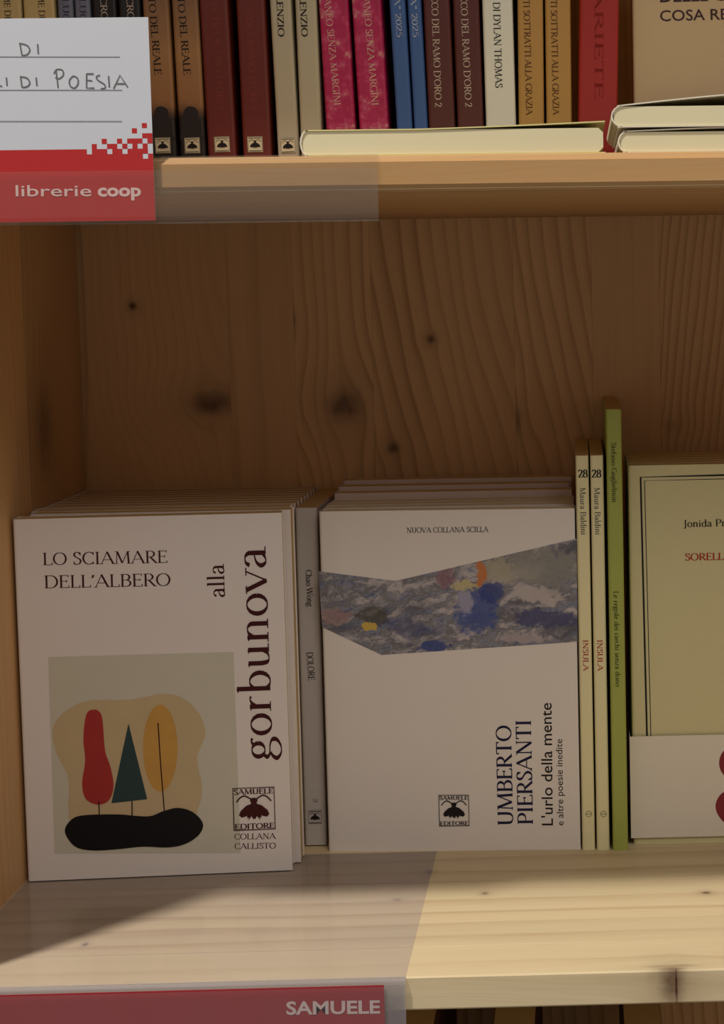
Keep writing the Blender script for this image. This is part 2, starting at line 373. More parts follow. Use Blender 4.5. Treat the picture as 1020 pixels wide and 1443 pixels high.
# ------------------------------------------------------------------ the bookcase
PX0, PX1 = -.3215, .42        # inner faces of the side panels
YB = .364                      # face of the back panel
ZU0, ZU1 = .3805, .3975        # upper shelf
TH = .017
bc = tag(empty('bookcase', Matrix.Translation((0, 0, -.8))), 'pale knotty pine bookcase holding all the books on its open shelves', 'bookcase')
MI = Matrix.Translation((0, 0, .8))
def bpart(mb, name, mat, parent=None):
    o = mb.build(name, mat); 
    for v in o.data.vertices: pass
    o.parent = parent or bc
    if not parent: o.matrix_parent_inverse = bc.matrix_world.inverted()
    return o
def bk(px, py): p = at(px, py, YB); return p.x, p.z
# back panel: upright glued boards, each with its own grain and knots
def K(px, py, ru, rv, dk=1.0, push=.5):
    x, z = bk(px, py); return (x, z, ru, rv, dk, push)
seams = [-.3215-.02, bk(118, 500)[0]+.002, bk(325, 560)[0], bk(415, 500)[0], bk(525, 500)[0], bk(727, 590)[0], bk(835, 500)[0], bk(930, 500)[0], .16, .25, .34, .44]
bknots = {1: [K(187, 431, .0028, .0028), K(300, 568, .016, .0085, .85, .7)], 2: [],
          3: [K(411, 452, .0025, .005, .5, .2), K(485, 572, .012, .0125, .8, .75)],
          4: [K(607, 478, .003, .003), K(554, 631, .0045, .004, .8, .4)], 5: [K(727, 592, .004, .010, .55, -.8), K(651, 562, .002, .002, .35, .2)],
          6: [K(815, 592, .009, .008, .4, .5)], 7: [K(945, 600, .006, .004, .2, .4)]}
back = bpart(MB().box(PX0-.018, PX1+.018, YB+.010, YB+.014, -.8, .95), 'back_panel', wood('pine back', (1, 0, 0), 2, seed=3))
for i in range(len(seams)-1):
    a, b = seams[i], seams[i+1]
    m = wood('pine back board %d' % i, (1, 0, 0), 2, bknots.get(i, ()), freq=(100, 165, 60, 125, 92, 105, 90, 175, 90, 90, 90, 90)[i], bend=(None, (.020, bk(290, 560)[1], .035), None, (.016, bk(470, 560)[1], .04), (.045, bk(727, 580)[1], .045), (.05, bk(835, 570)[1], .05), None, (-.03, bk(945, 620)[1], .07), None, None, None, None)[i], sharp=2.6, amin=(0, .25, .1, .6, .5, .7, .1, .8, .5, .5, .5, .5)[i], seed=i*3.7+1, lines=(.3, .4, .2, .42, .5, .52, .22, .5, .4, .4, .4, .4)[i], tone=(.96, 1, .95, 1.03, .98, 1.02, 1, 1.04, .97, 1, 1, 1)[i]*1.04, warm=.8)
    bpart(MB().cbox(a+.00003, b-.00003, YB, YB+.010, -.8, .95, .00006), 'board', m, back)
# left and right side panels: front board, middle board, rear board
def side(x0, x1, knots, sd):
    sp = bpart(MB().box(x0+.001, x1-.001, .001, YB-.0005, -.8, .95), 'side_panel', wood('pine side', (0, 1, 0), 2, seed=sd))
    sx = (.0, .115, .228, YB-.0003)
    for i in range(3):
        bpart(MB().cbox(x0, x1, sx[i]+.0001, sx[i+1]-.0001, -.8, .95, .0004), 'board', wood('pine side board', (.3, 1, 0), 2, knots[i], seed=sd+i*2.3, lines=.35, tone=(1.0, .97, .85)[i], freq=100, warm=.9), sp)
kp = lambda px, py: (CAM+ray(px, py)*((PX0-CAM.x)/ray(px, py).x))
k1 = kp(62, 602)
side(PX0-TH, PX0, [[], [], [(k1.y+.3*PX0, k1.z, .020, .030, .6, .5)]], 11)
side(PX1, PX1+TH, [[], [], []], 31)
# shelves: lengthwise glued boards
def shelf(z0, z1, ys, knots, sd, tones, fr, ln=.26, wm=0.0, ch=.0009):
    sh = bpart(MB().box(PX0+.0002, PX1-.0002, .002, YB-.0005, z0+.001, z1-.001), 'shelf', wood('pine shelf', (0, 1, 1), 0, seed=sd))
    for i in range(len(ys)-1):
        m = wood('pine shelf board', (0, 1, .8), 0, knots[i] if i < len(knots) else (), seed=sd+i*1.9, lines=ln, warm=wm, sharp=3.0, tone=tones[i % len(tones)], freq=fr)
        bpart(MB().cbox(PX0+.0001, PX1-.0001, ys[i]+.00008, ys[i+1]-.00008, z0, z1, ch if i == 0 else .0002, axis=0), 'board', m, sh)
    return sh
def KF(px, py, ru, rv, dk=1.0, push=.3):
    p = floor_pt(px, py); return (p.y, p.x, ru, rv, dk, push)
kf = at(947, 1378, 0)
shelf(-TH, 0, (0, .046, .100, .160, .225, .290, YB-.0006),
      [[(-.0035, kf.x, .012, .0078, .8, .25), (-.005, kf.x+.002, .012, .0012, 1.0, .1), (-.002, kf.x-.002, .010, .010, .42, .1), (.006, kf.x, .003, .014, .5, .1)], [KF(120, 1331, .003, .0015, .8)], [KF(683, 1259, .003, .0022, .7), KF(995, 1258, .003, .003, .8), KF(560, 1268, .003, .003, .5)], [KF(605, 1229, .005, .0022, .6)]],
      51, (1.12, 1.08, 1.10, 1.0), 48, .24, -.45)
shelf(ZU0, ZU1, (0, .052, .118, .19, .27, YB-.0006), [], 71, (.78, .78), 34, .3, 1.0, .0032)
shelf(.722, .739, (0, .12, .24, YB-.0006), [], 81, (1, .97), 70)
shelf(-.395-TH, -.395, (0, .12, .24, YB-.0006), [], 91, (1, .97), 70)

# ------------------------------------------------------------------ books
M = {}
M['page'] = pages('cream paper edges', srgb(208, 182, 134)); M['page_y'] = pages('yellowish paper edges', srgb(220, 196, 140)); M['page_w'] = pages('white paper edges', srgb(236, 228, 200))
M['white'] = paint('white satin cover', srgb(232, 222, 214), .42, .015)
M['grey_w'] = paint('greyish white cover', srgb(200, 190, 182), .5, .02)
M['maroon_ink'] = ink('dark maroon ink', srgb(70, 22, 22)); M['black_ink'] = ink('black ink', srgb(34, 28, 30)); M['blue_ink'] = ink('navy ink', srgb(32, 30, 66))
M['red_ink'] = ink('red ink', srgb(180, 52, 38)); M['grey_ink'] = ink('grey ink', srgb(96, 88, 84)); M['olive_ink'] = ink('dark green ink', srgb(70, 72, 28))
M['pale_ink'] = ink('pale ink', srgb(206, 190, 178)); M['emb_paper'] = paint('cream emblem ground', srgb(214, 204, 170), .5, .03)
def book_frame(x, y, z, rz=0.0, tilt=0.0):
    """tilt leans the book sideways about Y, rz turns it about Z"""
    return Matrix.Translation((x, y, z)) @ Matrix.Rotation(tilt, 4, 'Y') @ Matrix.Rotation(rz, 4, 'Z')
def cover_profile(w, t, c):
    r = min(.0016, t*.25); o = [(w, 0)]+[(r-r*sin(a*pi/6), r-r*cos(a*pi/6)) for a in range(0, 4)]+[(r-r*cos(a*pi/6), t-r+r*sin(a*pi/6)) for a in range(0, 4)]+[(w, t)]
    i = [(w, t-c), (c+r*.6, t-c), (c, t-c-r*.6), (c, c+r*.6), (c+r*.6, c), (w, c)]
    return o, i
def make_book(name, mw, w, t, h, cmat, pmat, c=.00025):
    root = empty(name, mw)
    o, i = cover_profile(w, t, c); n = len(o)
    # quads between outer and inner outline, resampled to the same count
    idx = [5, 4, 4, 4, 3, 2, 2, 1, 1, 0]
    inn = [i[k] for k in idx]
    v = []; f = []
    for z in (0, h):
        v += [(a, b, z) for a, b in o]+[(a, b, z) for a, b in inn]
    N = 2*n
    for k in range(n-1):
        f += [(k, k+1, N+k+1, N+k), (n+k+1, n+k, N+n+k, N+n+k+1), (N+k, N+k+1, N+n+k+1, N+n+k), (k+1, k, n+k, n+k+1)]
    f += [(0, N, N+n, n), (n-1, n+n-1, N+n+n-1, N+n-1)]
    mb = MB(); mb.v = v; mb.f = f
    cv = mb.build('cover', cmat, root)
    bm = bmesh.new(); bm.from_mesh(cv.data); bmesh.ops.remove_doubles(bm, verts=bm.verts, dist=1e-6); bm.to_mesh(cv.data); bm.free()
    pb = MB().box(min(.0016, t*.25), w-.0008, c, t-c, .0004, h-.00015).build('page_block', pmat, root)
    return root, cv, pb
def copy_tree(o, parent=None):
    c = o.copy(); COL.objects.link(c)
    if parent: c.parent = parent
    for ch in list(o.children): copy_tree(ch, c)
    return c
ORD = ['', 'second', 'third', 'fourth', 'fifth', 'sixth', 'seventh', 'eighth', 'ninth', 'tenth', 'eleventh', 'twelfth']

# --- the stack with the tree drawing
ga, gb = floor_pt(38, 1244), floor_pt(411, 1228)
gw = (gb-ga).length; gh = .2082; grz = atan2(gb.y-ga.y, gb.x-ga.x)
MW = book_frame(ga.x+.0006, ga.y, .0008, grz)
g, gc, gp = make_book('paperback', MW, gw, .0148, gh, M['white'], M['page'])
P = Plane(MW)
P.poly('picture_ground', [(68, 926), (329, 919), (339, 1202), (77, 1203)], paint('greenish grey print', srgb(206, 200, 180), .45, .03), gc, .00012)
c8 = lambda L: [(60+x/2.833, 920+y/2.833) for x, y in L]
P.poly('halo_print', cspline(c8([(190, 190), (330, 188), (400, 178), (480, 163), (560, 180), (620, 235), (650, 310), (640, 355), (618, 410), (622, 460), (637, 540), (620, 620), (560, 680), (150, 680), (105, 625), (105, 560), (100, 490), (60, 410), (40, 330), (55, 270), (110, 220), (190, 190)])), paint('sand print', srgb(204, 180, 138), .45, .06), gc, .00022)
P.poly('tree_print', cspline(c8([(205, 226), (175, 245), (163, 340), (170, 430), (158, 520), (172, 582), (220, 606), (265, 588), (284, 530), (270, 450), (250, 390), (240, 270), (228, 236), (205, 226)])), paint('red print', srgb(176, 40, 36), .45, .1), gc, .00032)
P.poly('tree_print', c8([(343, 280), (275, 600), (418, 584)]), paint('dark teal print', srgb(30, 62, 62), .45, .1), gc, .00032)
P.poly('tree_print', c8(arc(470, 380, 69, 174, 90, 450, 26)[:-1]), paint('ochre print', srgb(218, 164, 74), .45, .16), gc, .00032)
P.lines('trunk_print', [c8([(225, 590), (227, 650)]), c8([(357, 590), (358, 655)]), c8([(461, 280), (472, 450), (487, 640)])], 1.6, ink('trunk ink', srgb(60, 22, 18)), gc, .00042)
P.poly('ground_print', cspline(c8([(90, 715), (110, 670), (160, 648), (300, 644), (420, 652), (480, 632), (540, 618), (600, 635), (640, 680), (625, 725), (570, 762), (500, 776), (400, 773), (300, 783), (200, 788), (130, 772), (90, 715)])), paint('black print', srgb(12, 9, 14), .5, .1, .25), gc, .0005)
ginks = [("LO SCIAMARE", 'serif', (60, 796.5), (236.5, 793), 18), ("DELL'ALBERO", 'serif', (62, 829), (241, 825.5), 18.5),
         ("alla", 'serif', (317, 842), (315.3, 794), 24, (.10, .05)), ("gorbunova", 'serif', (384.5, 1071), (374, 769), 46, (.10, .035)),
         ("COLLANA", 'serif', (330, 1183), (388.5, 1182), 8.4, (.12, .06)), ("CALLISTO", 'serif', (330.3, 1196.5), (389, 1195.5), 8.4, (.12, .06))]
P.text(ginks, M['maroon_ink'], gc)
P.bee(358, 1139.5, 61, M['maroon_ink'], gc, True)
tag(g, 'white paperback with red, green and yellow tree drawing, front of its stack', 'book', 'white paperbacks with the tree drawing')
t0 = .0150; y0 = .2065
def bare_copy(src):
    c = src.copy(); COL.objects.link(c)
    for ch in src.children:
        if ch.name.split('.')[0] in ('cover', 'page_block'):
            q = ch.copy(); COL.objects.link(q); q.parent = c
    return c
for i in range(1, 11):
    c = copy_tree(g) if i == 1 else bare_copy(g)
    dx = (.0, .0, .0004, -.0003, .0003, 0, .0004, -.0002, .0003, 0, .0002)[i]
    rx = -.1674 if i == 1 else -.1708
    c.matrix_world = book_frame(rx-gw+dx*.8, y0+(i-1)*t0, .0008 if i < 3 else 0, .0)
    c.scale = (min(1, (abs(PX0-rx)-.0006)/gw), 1, 1)
    tag(c, ['', 'white paperback directly behind the front copy with the tree drawing'][i] if i == 1 else
        'cream-edged white paperback, %s from the front in the stack against the left panel' % ORD[i] if i < 10 else 'rearmost white paperback of the left stack, touching the pine back', 'book', 'white paperbacks with the tree drawing')

# --- grey spine book
s0, s1 = floor_pt(430, 1193), floor_pt(461, 1193)
def spine_book(name, xl, xr, y, z, h, w, cmat, pmat, tilt=0.0):
    t = xr-xl
    # local x -> +Y, local y -> -X: origin at the lower right front corner
    lift = max(0, sin(-tilt))*t if tilt < 0 else 0
    mw = book_frame(xr, y, z+lift, pi/2, tilt)
    r, c, p = make_book(name, mw, w, t*cos(tilt), h, cmat, pmat)
    return r, c, p, Plane(mw, 'spine')
b, c, p, P = spine_book('paperback', s0.x, s1.x-.0004, s0.y, .0008, .2052, YB-s0.y-.001, M['grey_w'], M['page'])
P.text([("Chao Wong", 'serif', (430.5, 803), (433, 855), 8.5, (.14, .07)), ("DOLORE", 'serif', (431.5, 919), (434.5, 959), 9.5, (.14, .07)), ("2", 'serif', (441, 1125), (441.2, 1131), 6)], ink('spine grey ink', srgb(66, 58, 54)), c)
P.bee(444, 1151, 19, M['black_ink'], c)
tag(b, 'thin greyish-white paperback, spine out, between the two white face-out stacks', 'book')

# --- the stack with the painting band
ua, ub = floor_pt(463, 1200), floor_pt(818, 1197)
uw = (ub-ua).length; urz = atan2(ub.y-ua.y, ub.x-ua.x); uh = .2050
MW = book_frame(ua.x, ua.y, 0, urz)
g2, gc, gp = make_book('paperback', MW, uw, .0160, uh, paint('white matt cover', srgb(234, 224, 214), .42, .015), M['page_w'])
P = Plane(MW)
def painting():
    t = NT('abstract painting print'); xyz = t.co(); x, z = xyz[0], xyz[2]
    W = lambda s, sd: t.ma('SUBTRACT', t.noise(t.vec(x, sd, z), s, 3, .6), .5)
    wx = t.ma('ADD', x, t.ma('MULTIPLY', W(90, 1.0), .011)); wz = t.ma('ADD', z, t.ma('MULTIPLY', W(90, 4.0), .011))
    sx = t.ma('ADD', t.ma('MULTIPLY', wx, .55), t.ma('MULTIPLY', wz, .25)); sz = t.ma('SUBTRACT', t.ma('MULTIPLY', wz, 1.5), t.ma('MULTIPLY', wx, .45))
    n1 = t.noise(t.vec(sx, 7.0, sz), 72, 6, .72); n2 = t.noise(t.vec(sx, 3.0, sz), 240, 4, .75); n3 = t.noise(t.vec(sx, 12.0, sz), 130, 3, .7)
    col = t.ramp(n1, [(.28, srgb(58, 56, 62)), (.38, srgb(92, 96, 118)), (.44, srgb(140, 142, 158)), (.49, srgb(112, 106, 104)), (.54, srgb(150, 146, 152)), (.60, srgb(196, 184, 180)), (.66, srgb(128, 136, 160)), (.74, srgb(176, 168, 168))])
    col = t.mix(t.clamp(t.ma('MULTIPLY', t.ma('SUBTRACT', n2, .57), 5.0)), col, srgb(206, 196, 192))
    col = t.mix(t.clamp(t.ma('MULTIPLY', t.ma('SUBTRACT', .40, n2), 5.0)), col, srgb(56, 54, 64))
    n0 = t.noise(t.vec(sx, 21.0, sz), 34, 2, .5)
    col = t.mix(t.clamp(t.ma('MULTIPLY', t.ma('SUBTRACT', .47, n0), 6.0)), col, srgb(84, 82, 92)); col = t.mix(t.ma('MULTIPLY', t.clamp(t.ma('MULTIPLY', t.ma('SUBTRACT', n0, .56), 7.0)), .7), col, srgb(188, 178, 176))
    col = t.mix(t.clamp(t.ma('MULTIPLY', t.ma('SUBTRACT', n3, .58), 7.0)), col, srgb(84, 96, 136))
    def spot(px, py, rx, rz, c, k=1.0, thr=1.0, skew=0.0):
        nonlocal col
        q = P.uv(px, py); a = t.ma('DIVIDE', t.ma('SUBTRACT', wx, q.x), rx*P.scale(px, py)); b = t.ma('DIVIDE', t.ma('SUBTRACT', wz, q.y), rz*P.scale(px, py))
        if skew: b = t.ma('ADD', b, t.ma('MULTIPLY', a, skew))
        d = t.ma('ADD', t.ma('MULTIPLY', a, a), t.ma('MULTIPLY', b, b))
        f = t.clamp(t.ma('MULTIPLY', t.ma('SUBTRACT', thr+.25, t.ma('ADD', d, t.ma('MULTIPLY', W(260, 9.0), 3.4))), 2.0*k))
        f = t.ma('MULTIPLY', f, min(k, 1)); col = t.mix(f, col, c)
    spot(470, 868, 26, 11, srgb(168, 128, 122), .6); spot(760, 800, 60, 30, srgb(150, 144, 130), .7); spot(700, 805, 26, 18, srgb(176, 166, 138), .7)
    spot(756, 838, 34, 11, srgb(190, 178, 172), .9, 1, .3); spot(560, 790, 60, 14, srgb(126, 120, 118), .5)
    spot(527, 868, 24, 15, srgb(70, 66, 50), .75); spot(520, 885, 9, 6, srgb(214, 178, 66), .9)
    spot(770, 872, 50, 13, srgb(66, 66, 108), .8, 1, .2); spot(575, 885, 40, 12, srgb(72, 74, 112), .6, 1, .6)
    spot(672, 860, 30, 34, srgb(58, 78, 148), .75); spot(655, 850, 10, 18, srgb(176, 170, 186), .7); spot(694, 835, 18, 16, srgb(48, 62, 128), .8)
    spot(626, 812, 14, 17, srgb(146, 96, 110), .65); spot(655, 824, 20, 8, srgb(206, 190, 132), .8)
    spot(677, 806, 7, 18, srgb(200, 120, 60), .95); spot(612, 912, 22, 7, srgb(40, 64, 134), .8); spot(545, 800, 30, 6, srgb(70, 66, 70), .6)
    spot(790, 808, 30, 28, srgb(136, 134, 128), .5); spot(740, 900, 40, 7, srgb(184, 170, 170), .7)
    t.put(t.b.inputs['Base Color'], col); t.b.inputs['Roughness'].default_value = .4; return t.m
P.poly('painting_print', [(448.6, 805), (557.4, 818.7), (812.4, 759), (813.8, 904.4), (537.6, 923), (454, 884)], painting(), gc, .00012)
P.text([("NUOVA COLLANA SCILLA", 'serif', (573, 751), (688, 749.6), 7.6, (.12, .06))], M['black_ink'], gc)
P.text([("UMBERTO", 'serif', (723, 1163.5), (720, 1022), 21.5, (.135, .06)), ("PIERSANTI", 'serif', (751, 1162), (748, 1014), 21.5, (.135, .06))], M['blue_ink'], gc)
P.text([("L'urlo della mente", 'sans', (779, 1163), (777, 990.5), 16.2, .006), ("e altre poesie inedite", 'sans', (794, 1163), (792, 1041.5), 9.8)], M['black_ink'], gc)
P.bee(639.7, 1142, 44, M['black_ink'], gc, True)
tag(g2, 'white paperback with angular strip of abstract blue-grey painting, front of its stack', 'book', 'white paperbacks with the painting strip')
yy = .2490
for i in range(1, 4):
    c = bare_copy(g2); c.matrix_world = book_frame(ua.x+.0002+(.0003 if i % 2 else 0), yy, 0, 0)
    c.scale = (.992, 1, 1); yy += .0163
    tag(c, 'white paperback with cream page edges, %s from the front behind the painting cover' % ORD[i], 'book', 'white paperbacks with the painting strip')
pk = paint('pinkish white cover', srgb(224, 204, 192), .5, .02)
pr, pc, pp = make_book('paperback', book_frame(ua.x+.0010, yy+.001, 0, 0), uw-.003, .0150, .2090, pk, M['page_y']); yy += .0170
tag(pr, 'taller pinkish-white paperback, third from the back behind the painting cover', 'book', 'taller pinkish books at the rear')
for i, lab in enumerate(['taller pinkish-white paperback, second from the back behind the painting cover', 'tallest pinkish-white paperback, rearmost behind the painting cover']):
    c = copy_tree(pr); c.matrix_world = book_frame(ua.x+.0015+.0015*i, yy+.001, 0, 0); c.scale = (.985, 1, 1.012+.012*i); yy += .0163; c['label'] = lab

# --- two numbered spines, tall green spine
cream = paint('pale cream spine', srgb(236, 226, 176), .45, .02)
for k, (xa, xb, tx) in enumerate(((820.5, 838.5, 0), (841, 859, 20.2))):
    l, r = floor_pt(xa, 1198), floor_pt(xb, 1198)
    b, c, p, P = spine_book('paperback', l.x, r.x, l.y, 0, .2362, YB-l.y-.002, cream, M['page_y'])
    P.text([("28", 'serif', (814.4+tx*.95, 673), (828.2+tx*.95, 672.7), 11, (.17, .07))], M['black_ink'], c)
    P.text([("Maura Baldini", 'serif', (816.8+tx, 687), (818.6+tx, 754), 8, (.11, .055))], M['grey_ink'], c)
    P.text([("INSULA", 'serif', (821+tx, 901.5), (821.8+tx, 945.5), 7.6, (.13, .06))], M['red_ink'], c)
    P.lines('mark', [arc(829.5+tx*1.03, 1147, 4, 4, 0, 360, 12), [(824.5+tx*1.03, 1147), (834.5+tx*1.03, 1147)]], 1.4, ink('faint mark ink', srgb(176, 172, 128)), c)
    tag(b, ('left' if k == 0 else 'right')+' of the two cream spines numbered 28 beside the green book', 'book', 'cream spines numbered 28')
l, r = floor_pt(863.5, 1198), floor_pt(885, 1198)
green = paint('olive green cover', srgb(168, 176, 82), .5, .05)
b, c, p, P = spine_book('paperback', l.x, r.x, l.y-.001, 0, .2632, YB-l.y-.001, green, M['page'])
P.text([("Stefano Guglielmin", 'serif', (861, 623.5), (862.5, 708), 7, (.12, .06)), ("Le regole dei ciechi senza dono", 'serif', (864.5, 833), (867.5, 968), 7, (.12, .06))], M['olive_ink'], c)
tag(b, 'tall thin olive green paperback, spine out, between cream spines and cream cover', 'book')

# --- cream book with the paper band
l = floor_pt(893, 1190)
MW = book_frame(l.x, l.y, 0, 0); creamy = paint('yellowish cream cover', srgb(216, 206, 156), .5, .02)
g3, gc, gp = make_book('paperback', MW, .150, .0165, .2290, creamy, M['page'])
P = Plane(MW)
P.lines('frame_print', [[(902.5, 1175), (911.5, 1037), (902.5, 672.5), (1020, 669.5), (1241, 663), (1248, 1037)][1:], ], 2.6, M['black_ink'], gc)
P.lines('frame_print', [[(917, 1037), (908, 677.5), (1020, 674.8), (1235.5, 668.6), (1242.5, 1037)]], 1.1, M['black_ink'], gc)
P.text([("Jonida Prifti", 'serif', (963, 742.8), (1040, 741), 10, (.12, .06))], M['black_ink'], gc)
P.text([("SORELLA", 'serif', (965, 790), (1031, 788.5), 10, (.15, .07))], M['red_ink'], gc)
zb0, zb1 = at(890, 1181, l.y-.002).z, at(890, 1038, l.y-.002).z
mb = MB(); ow, ot = .1505, .0169
mb.box(-.0016, .152, -.0022, -.0018, zb0, zb1)     # front of the band, its left fold and its back
mb.box(-.0016, -.0012, -.0018, .0166, zb0, zb1)
bd = mb.build('paper_band', paint('white band paper', srgb(232, 222, 204), .55, .015), g3); bd['label'] = 'white paper band with crimson round shapes'
Pb = Plane(MW, 'cover', -.0022)
crim = paint('crimson print', srgb(140, 26, 40), .5, .1)
Pb.poly('print', arc(1035, 1075, 22, 24, 0, 360, 24)[:-1], crim, bd)
Pb.poly('print', cspline([(1045, 1114), (1020, 1116), (1009, 1130), (1010, 1145), (1022, 1160), (1045, 1168)]), crim, bd)
tag(g3, 'yellowish cream paperback with black ruled frame and white paper band', 'book', 'cream framed paperbacks')
c = None
for i in range(1, 6):
    c = empty('paperback', book_frame(l.x+.0003*(i % 2), l.y+.0172*i, 0, 0))
    for ch in (gc, gp): 
        q = ch.copy(); COL.objects.link(q); q.parent = c
    tag(c, 'cream paperback, %s from the front in the stack right of the green spine' % ORD[i], 'book', 'cream framed paperbacks')

# ------------------------------------------------------------------ upper shelf, spines
YU = .165
def upper(a0, b0, a1, b1, cmat, label, ztop=.208, y=YU, group=None, page='page', y1=213, wd=.14, h=.2052):
    """left and right edge px at the top of the frame (y=0) and at y1"""
    A0, B0, A1, B1 = at(a0, 0, y), at(b0, 0, y), at(a1, y1, y), at(b1, y1, y)
    sl = (((A0.x-A1.x)+(B0.x-B1.x))/2)/(A0.z-A1.z)
    xr = B1.x-sl*(B1.z-ZU1); xl = A1.x-sl*(A1.z-ZU1)+.0005
    r, c, p, P = spine_book('paperback', xl, xr, y, ZU1, h, wd, cmat, M[page], math.atan(sl))
    tag(r, label, 'book', group); return r, c, P
cr = paint('tan cream spine', srgb(196, 176, 122), .5, .05)
for k, (a, b_) in enumerate(((-8, 29), (30.5, 76))):
    r, c, P = upper(a, b_, a+12, b_+12, cr, ('leftmost' if k == 0 else 'second')+' tan spine rising behind the white shelf card', group='tan spines behind the card')
    P.text([("NOME DI", 'serif', ((2, 50)[k]+2, -26), ((2, 50)[k]+5, 27), 9)], M['black_ink'], c)
bg_ = paint('blue grey spine', srgb(112, 118, 138), .5, .08)
for k, (a, b_) in enumerate(((79, 102), (103, 126))):
    r, c, P = upper(a, b_, a+12, b_+12, bg_, ('left' if k == 0 else 'right')+' of two thin blue-grey spines behind the white shelf card', group='blue-grey spines')
    P.text([("ALLA LUCE", 'serif', (a+7, -50), (a+10, 40), 9)], ink('blue ink', srgb(50, 56, 90)), c)
blk = paint('black spine', srgb(26, 24, 26), .45, .1)
for k, (a, b_) in enumerate(((128, 163), (165, 197))):
    r, c, P = upper(a, b_, a+12, b_+12, blk, ('left' if k == 0 else 'right')+' of two black spines behind the white shelf card', group='black spines')
    P.text([("SACRO", 'serif', (a+12, -22), (a+15, 28), 9)], M['pale_ink'], c)
def reale_mat():
    t = NT('brown graded spine'); xyz = t.co(); nz = t.noise(t.tc.outputs['Object'], 45, 3)
    f = t.ma('ADD', t.ma('MULTIPLY', xyz[2], 1/.2052), t.ma('MULTIPLY', t.ma('SUBTRACT', nz, .5), .12))
    t.put(t.b.inputs['Base Color'], t.ramp(f, [(.0, srgb(20, 14, 12)), (.14, srgb(30, 20, 16)), (.19, srgb(150, 106, 66)), (.33, srgb(158, 118, 72)), (.5, srgb(120, 86, 62)), (.8, srgb(92, 64, 50))]))
    t.b.inputs['Roughness'].default_value = .45; return t.m
rm = reale_mat(); dk = paint('dark brown silhouette print', srgb(24, 16, 14), .5, .1)
for k, (q, cx, ex) in enumerate((((199, 237, 211, 249), 229.5, 218), ((240.5, 278, 252, 290), 271, 259))):
    r, c, P = upper(*q, rm, ('brown spine with dark silhouette touching the edge of the white card', 'brown spine with dark silhouette, next to the dark red spines')[k], group='brown spines with silhouettes')
    P.poly('silhouette_print', cspline([(cx-9, 152), (cx-1, 150), (cx+7, 155), (cx+8, 166), (cx+3, 175), (cx+7, 186), (cx+15, 192), (cx+15, 198), (cx-15, 198), (cx-15, 180), (cx-13, 162), (cx-9, 152)]), dk, c)
    P.text([("ENTO DEL REALE", 'serif', (ex-11, -26), (ex, 106), 10, (.13, .06))], M['black_ink'], c)
    P.bee(cx, 205, 21, M['black_ink'], c, paper=M['emb_paper'])
dr = paint('dark red spine', srgb(106, 34, 24), .45, .08); dri = ink('worn red lettering', srgb(134, 66, 54))
for k, (q, ex, cx) in enumerate((((279, 320.5, 291.5, 333), 306, 313), ((331, 372.5, 341, 382.5), 353, 359.5))):
    r, c, P = upper(*q, dr, ('left' if k == 0 else 'right')+' of the two dark red spines with faded lettering', group='dark red spines')
    P.text([("NOTE DEL RAMO D'ORO", 'serif', (ex-10, -22), (ex, 154), 10)], dri, c)
    P.bee(cx, 203.5, 21, M['black_ink'], c, paper=M['emb_paper'])
gr = paint('warm grey spine', srgb(182, 174, 150), .5, .03)
for k, (q, ex) in enumerate((((379, 409, 390, 421), (390, 392)), ((413.5, 446, 423, 454), (422.5, 425)))):
    r, c, P = upper(*q, gr, ('left' if k == 0 else 'right')+' of the two warm grey spines before the magenta ones', group='warm grey spines')
    P.text([("SILENZIO", 'serif', (ex[0]-1.5, -20), (ex[1], 52), 9, (.15, .07))], M['black_ink'], c)
    P.bee((405.8, 438)[k], (205, 206)[k], 21, M['black_ink'], c, paper=M['emb_paper'])
def pink_mat():
    t = NT('magenta mottled spine'); xyz = t.co(); n = t.noise(t.tc.outputs['Object'], 130, 5, .65)
    n = t.ma('ADD', n, t.ma('MULTIPLY', t.clamp(t.ma('MULTIPLY', t.ma('SUBTRACT', xyz[2], .075), 30)), t.ma('MULTIPLY', t.ma('SUBTRACT', xyz[1], .006), 22)))
    n = t.ma('ADD', n, t.clamp(t.ma('MULTIPLY', t.ma('SUBTRACT', .030, xyz[2]), 12)))
    t.put(t.b.inputs['Base Color'], t.ramp(n, [(.0, srgb(132, 14, 60)), (.5, srgb(172, 22, 82)), (.6, srgb(184, 60, 104)), (.72, srgb(202, 160, 142))])); t.b.inputs['Roughness'].default_value = .45; return t.m
pm = pink_mat()
for k, (q, e0, e1) in enumerate((((448.5, 489, 460, 502.5), 456.5, 471), ((494.5, 536, 507, 549.5), 511.5, 524))):
    r, c, P = upper(*q, pm, ('left' if k == 0 else 'right')+' of the two magenta mottled spines', group='magenta spines')
    P.text([("ANEO SENZA MARGINI", 'serif', (e0, -2), (e1, 149), 9.5, (.12, .05))], ink('pinkish ink', srgb(214, 170, 160)), c)
blu = paint('mid blue spine', srgb(58, 92, 156), .45, .05)
for k, (q, e0, e1) in enumerate((((547, 570.5, 559.5, 583), 554.5, 559), ((571.8, 593.5, 584, 604.5), 577, 582))):
    r, c, P = upper(*q, blu, ('left' if k == 0 else 'right')+' of the two thin blue spines', group='blue spines')
    P.text([('SIA" 2025', 'serif', (e0, -20), (e1, 53), 8)], ink('light blue ink', srgb(176, 184, 206)), c)
mar = paint('deep maroon spine', srgb(84, 30, 26), .5, .06)
for k, (q, e0, e1) in enumerate((((595.5, 632.5, 604.5, 643), 607.5, 613), ((634.5, 676.5, 644.5, 682.5), 648.5, 655.5))):
    r, c, P = upper(*q, mar, ('left' if k == 0 else 'right')+' of the two deep maroon spines ending in a 2', group='maroon spines')
    P.text([("CCO DEL RAMO D'ORO 2", 'serif', (e0, -6), (e1, 151), 9.5)], M['pale_ink'], c)
